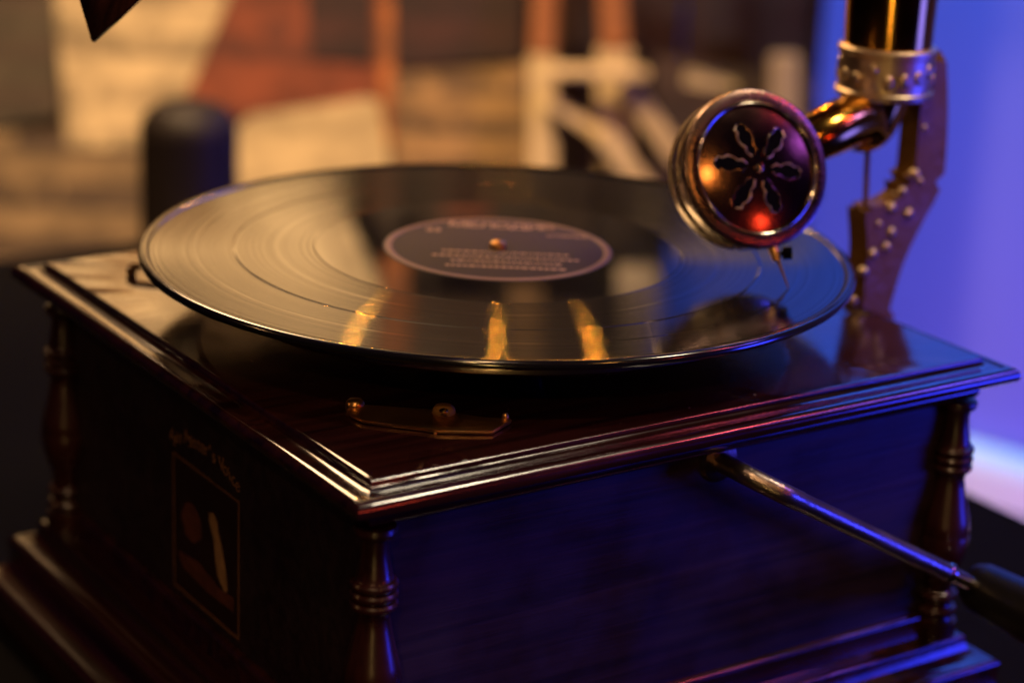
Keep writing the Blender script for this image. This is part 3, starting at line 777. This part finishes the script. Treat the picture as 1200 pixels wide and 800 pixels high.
# ------------------------------------------------------------------ tone arm and sound box
SN_ = Vector((0.857, -0.17, 0.359)).normalized()
SC = Vector((0.0795, 0.0722, 0.0727))         # centre of the sound box face
NT = Vector((0.1009, 0.0754, RZ + 0.0003))    # needle point on the record
dn = (NT - SC); dn = (dn - SN_ * dn.dot(SN_)).normalized()
sx_ = dn.cross(SN_).normalized()
F = Matrix((sx_, -dn, SN_)).transposed().to_4x4(); F = F @ Matrix.Diagonal((1.12, 1.12, 1.12, 1)); F.translation = SC
back = SC - SN_ * 0.021
D1 = atd(962, 158, 0.915); D2 = atd(1002, 140, 0.928)
arm = spline([back, back - SN_ * 0.010 + Vector((0, 0.006, 0)), back + (D1 - back) * 0.55 - SN_ * 0.008, D1, D2, cc + Vector((-0.001, -0.008, -0.0235)), cc + Vector((0, 0, -0.006))], 8)
rad = [0.0075 + (0.0135 - 0.0075) * min(1, i / len(arm) * 1.15) for i in range(len(arm))]
bm = bmesh.new(); tube(bm, arm, rad, 32); ta = part(bm, 'tone_arm', M['brass'], G)
bm = bmesh.new()
R = 0.0293
lathe(bm, [(0, -0.0225), (0.012, -0.0225), (0.014, -0.0205), (0.0225, -0.0195), (0.0270, -0.0180), (0.0282, -0.0160), (0.0282, -0.0125), (0.0274, -0.0118), (0.0274, -0.0098), (0.0284, -0.0088), (0.0290, -0.0070), (0.0290, -0.0030), (0.0284, -0.0022), (0, -0.0022)], 96, F)
sb = part(bm, 'sound_box', M['drum'], G)
bm = bmesh.new(); lathe(bm, [(0.0236, -0.0020), (0.0292, -0.0020), (0.0294, -0.0014), (0.0290, -0.0004), (0.0282, 0.0), (0.0250, 0.0), (0.0243, -0.0006), (0.0236, -0.0010)], 96, F)
part(bm, 'front_ring', M['ring'], sb)
bm = bmesh.new(); lathe(bm, [(0.0232, -0.0006)] + [(0.0240 + 0.0006 * math.cos(math.radians(a)), -0.0002 + 0.0008 * math.sin(math.radians(a))) for a in range(180, -181, -30)], 96, F)
part(bm, 'bezel', M['chrome'], sb)
bm = bmesh.new(); lathe(bm, [(0.0236, -0.0009), (0.020, -0.0002), (0.014, 0.0006), (0.007, 0.0012), (0, 0.0014)], 96, F)
part(bm, 'face_plate', M['copper'], sb)
def fz(r): return -0.0009 + 0.0023 * (1 - (r / 0.0236) ** 2)
# stamped band of small raised characters round the rim
for k in range(60):
    a = math.radians(62 + k * 2.45) if k < 30 else math.radians(235 + (k - 30) * 2.45)
    rc = 0.0259; bm = bmesh.new()
    box(bm, (-0.00035, -0.0008, 0), (0.00035, 0.0008 - 0.0005 * (k * 7 % 3), 0.0004))
    if k % 3: box(bm, (-0.0004, -0.0007 + 0.0004 * (k % 4), 0.0), (0.0006, -0.0003 + 0.0004 * (k % 4), 0.00035))
    bmesh.ops.transform(bm, matrix=F @ Matrix.Rotation(a, 4, 'Z') @ Matrix.Translation((0, rc, 0)), verts=bm.verts)
    part(bm, 'rim_mark', M['copper'], sb, smooth=False)
# six slots, the dark of the cuts put on as black shapes, ragged raised edges
for k in range(6):
    a = math.radians(60 * k + 18)
    cen = [(0.0050, 0.0006), (0.0070, 0.0018), (0.0088, 0.0014), (0.0106, 0.0026), (0.0128, 0.0028), (0.0148, 0.0018), (0.0164, 0.0022), (0.0176, 0.0004)]
    pol = [(r, wv) for r, wv in cen] + [(r, -wv * (0.8 if i % 2 else 1.1)) for i, (r, wv) in list(enumerate(cen))[::-1]]
    Rm = F @ Matrix.Rotation(a, 4, 'Z')
    bm = bmesh.new()
    for z0, z1, flip in ((0.00012, 0.00030, 0),):
        prism(bm, pol, z0, z1, lambda x, y, d: Rm @ Vector((x, y, fz(x) + d)))
    sl = part(bm, 'face_slot_dark', M['darkmetal'], sb, smooth=False)
    for sgn in (1, -1):
        ed = [Rm @ Vector((r, sgn * (wv + 0.00025), fz(r) + 0.0004)) for r, wv in cen]
        bm = bmesh.new(); tube(bm, ed, [0.00014 + 0.00036 * ((i * 5 + k) % 3) / 2 for i in range(len(ed))], 8)
        part(bm, 'slot_edge', M['collar'] if (sgn > 0) == (k % 2 == 0) else M['ring'], sl)
bm = bmesh.new(); lathe(bm, [(0, 0.0005), (0.0016, 0.0008), (0.0016, 0.0022), (0.0010, 0.0030), (0, 0.0032)], 16, F); part(bm, 'centre_rivet', M['chrome'], sb)
# needle bar, clamp screw and needle
nb0 = SC + dn * 0.030 + SN_ * -0.004
bm = bmesh.new(); tube(bm, [nb0, SC + dn * 0.0325 - SN_ * 0.003, SC + dn * 0.0385 - SN_ * 0.002], [0.0024, 0.0023, 0.0017], 16)
nbar = part(bm, 'needle_holder', M['oldbrass'], sb)
nbt = SC + dn * 0.0355 - SN_ * 0.0024
dirs = (Vector((0.5522, 0.8326, 0.042)) + Vector((0, 0, 0.05))).normalized()
bm = bmesh.new(); tube(bm, [nbt, nbt + dirs * 0.0030, nbt + dirs * 0.0032, nbt + dirs * 0.0068], [0.0009, 0.0009, 0.0026, 0.0026], 18)
part(bm, 'thumb_screw', M['darkmetal'], nbar)
bm = bmesh.new(); tube(bm, [SC + dn * 0.036 - SN_ * 0.002, NT], [0.0009, 0.0003], 10)
part(bm, 'needle', M['bronze'], nbar)

# ================================================================== RECORD
rec = thing('vinyl_record', 'black long playing record with dark printed label on the turntable', 'record', (0, 0, RZ - 0.0026))
RO = RZ - 0.0026
bm = bmesh.new()
lathe(bm, [(0.0036, RZ), (0.049, RZ), (0.0775, RZ), (0.0781, RZ + 0.00004), (0.0787, RZ), (0.1104, RZ), (0.1112, RZ + 0.00009), (0.1120, RZ), (0.1450, RZ), (0.1462, RZ)], 256)
lathe(bm, [(0.0036, RZ - 0.0026), (0.1462, RZ - 0.0026)], 128)
disc = part(bm, 'disc', M['vinyl'], rec, smooth=False)
bm = bmesh.new()
lathe(bm, [(0.1462, RZ), (0.1465, RZ + 0.0003), (0.1470, RZ + 0.0007), (0.1478, RZ + 0.00085), (0.1494, RZ + 0.0009), (0.1502, RZ + 0.0006), (0.1507, RZ + 0.0001), (0.1510, RZ - 0.0008), (0.1509, RZ - 0.0018), (0.1502, RZ - 0.0026), (0.1462, RZ - 0.0026)], 256)
part(bm, 'rim', M['rim'], rec)
lab = None
bm = bmesh.new(); lathe(bm, [(0.0037, RZ + 0.00005), (0.0037, RZ + 0.0003), (0.0485, RZ + 0.0003), (0.0490, RZ + 0.00005)], 128)
lab = part(bm, 'label', M['label'], rec, )
bm = bmesh.new(); lathe(bm, [(0.0450, RZ + 0.0003), (0.0456, RZ + 0.00055), (0.0466, RZ + 0.00065), (0.0476, RZ + 0.00055), (0.0482, RZ + 0.0003)], 128)
part(bm, 'label_ring', M['labelring'], lab)
ang = math.radians(56)
def ltext(body, size, px, py, bold=0.0, sp=1.0):
    p = onz(px, py, RZ); mt = Matrix.Translation((p.x, p.y, RZ + 0.00036 - RO)) @ Matrix.Rotation(ang, 4, 'Z')
    text_mesh('label_lettering', body, size, M['labelink'], lab, mt, 0.00003, bold, sp)
ltext('МЕЛОДИЯ', 0.0100, 588, 266, 0.0002, 0.85)
ltext('СТЕРЕО', 0.0045, 664, 278, 0.0001)
ltext('33', 0.007, 508, 270, 0.0002)
for i, (n_, sz) in enumerate(((26, 0.0034), (30, 0.0034), (22, 0.0034), (24, 0.0030))):
    y = 297 + i * 5.6
    # rows of fine print, too small to read: short bars
    p = onz(590, y, RZ); bm = bmesh.new(); xx = -n_ * 0.0010
    while xx < n_ * 0.0010:
        wv = random.uniform(0.0008, 0.0030)
        box(bm, (xx, -0.0009, 0.00032), (xx + wv, 0.0009, 0.00036)); xx += wv + 0.0007
    bmesh.ops.transform(bm, matrix=Matrix.Translation((p.x, p.y, RZ)) @ Matrix.Rotation(ang, 4, 'Z'), verts=bm.verts)
    part(bm, 'print_row', M['labelink'], lab, smooth=False)
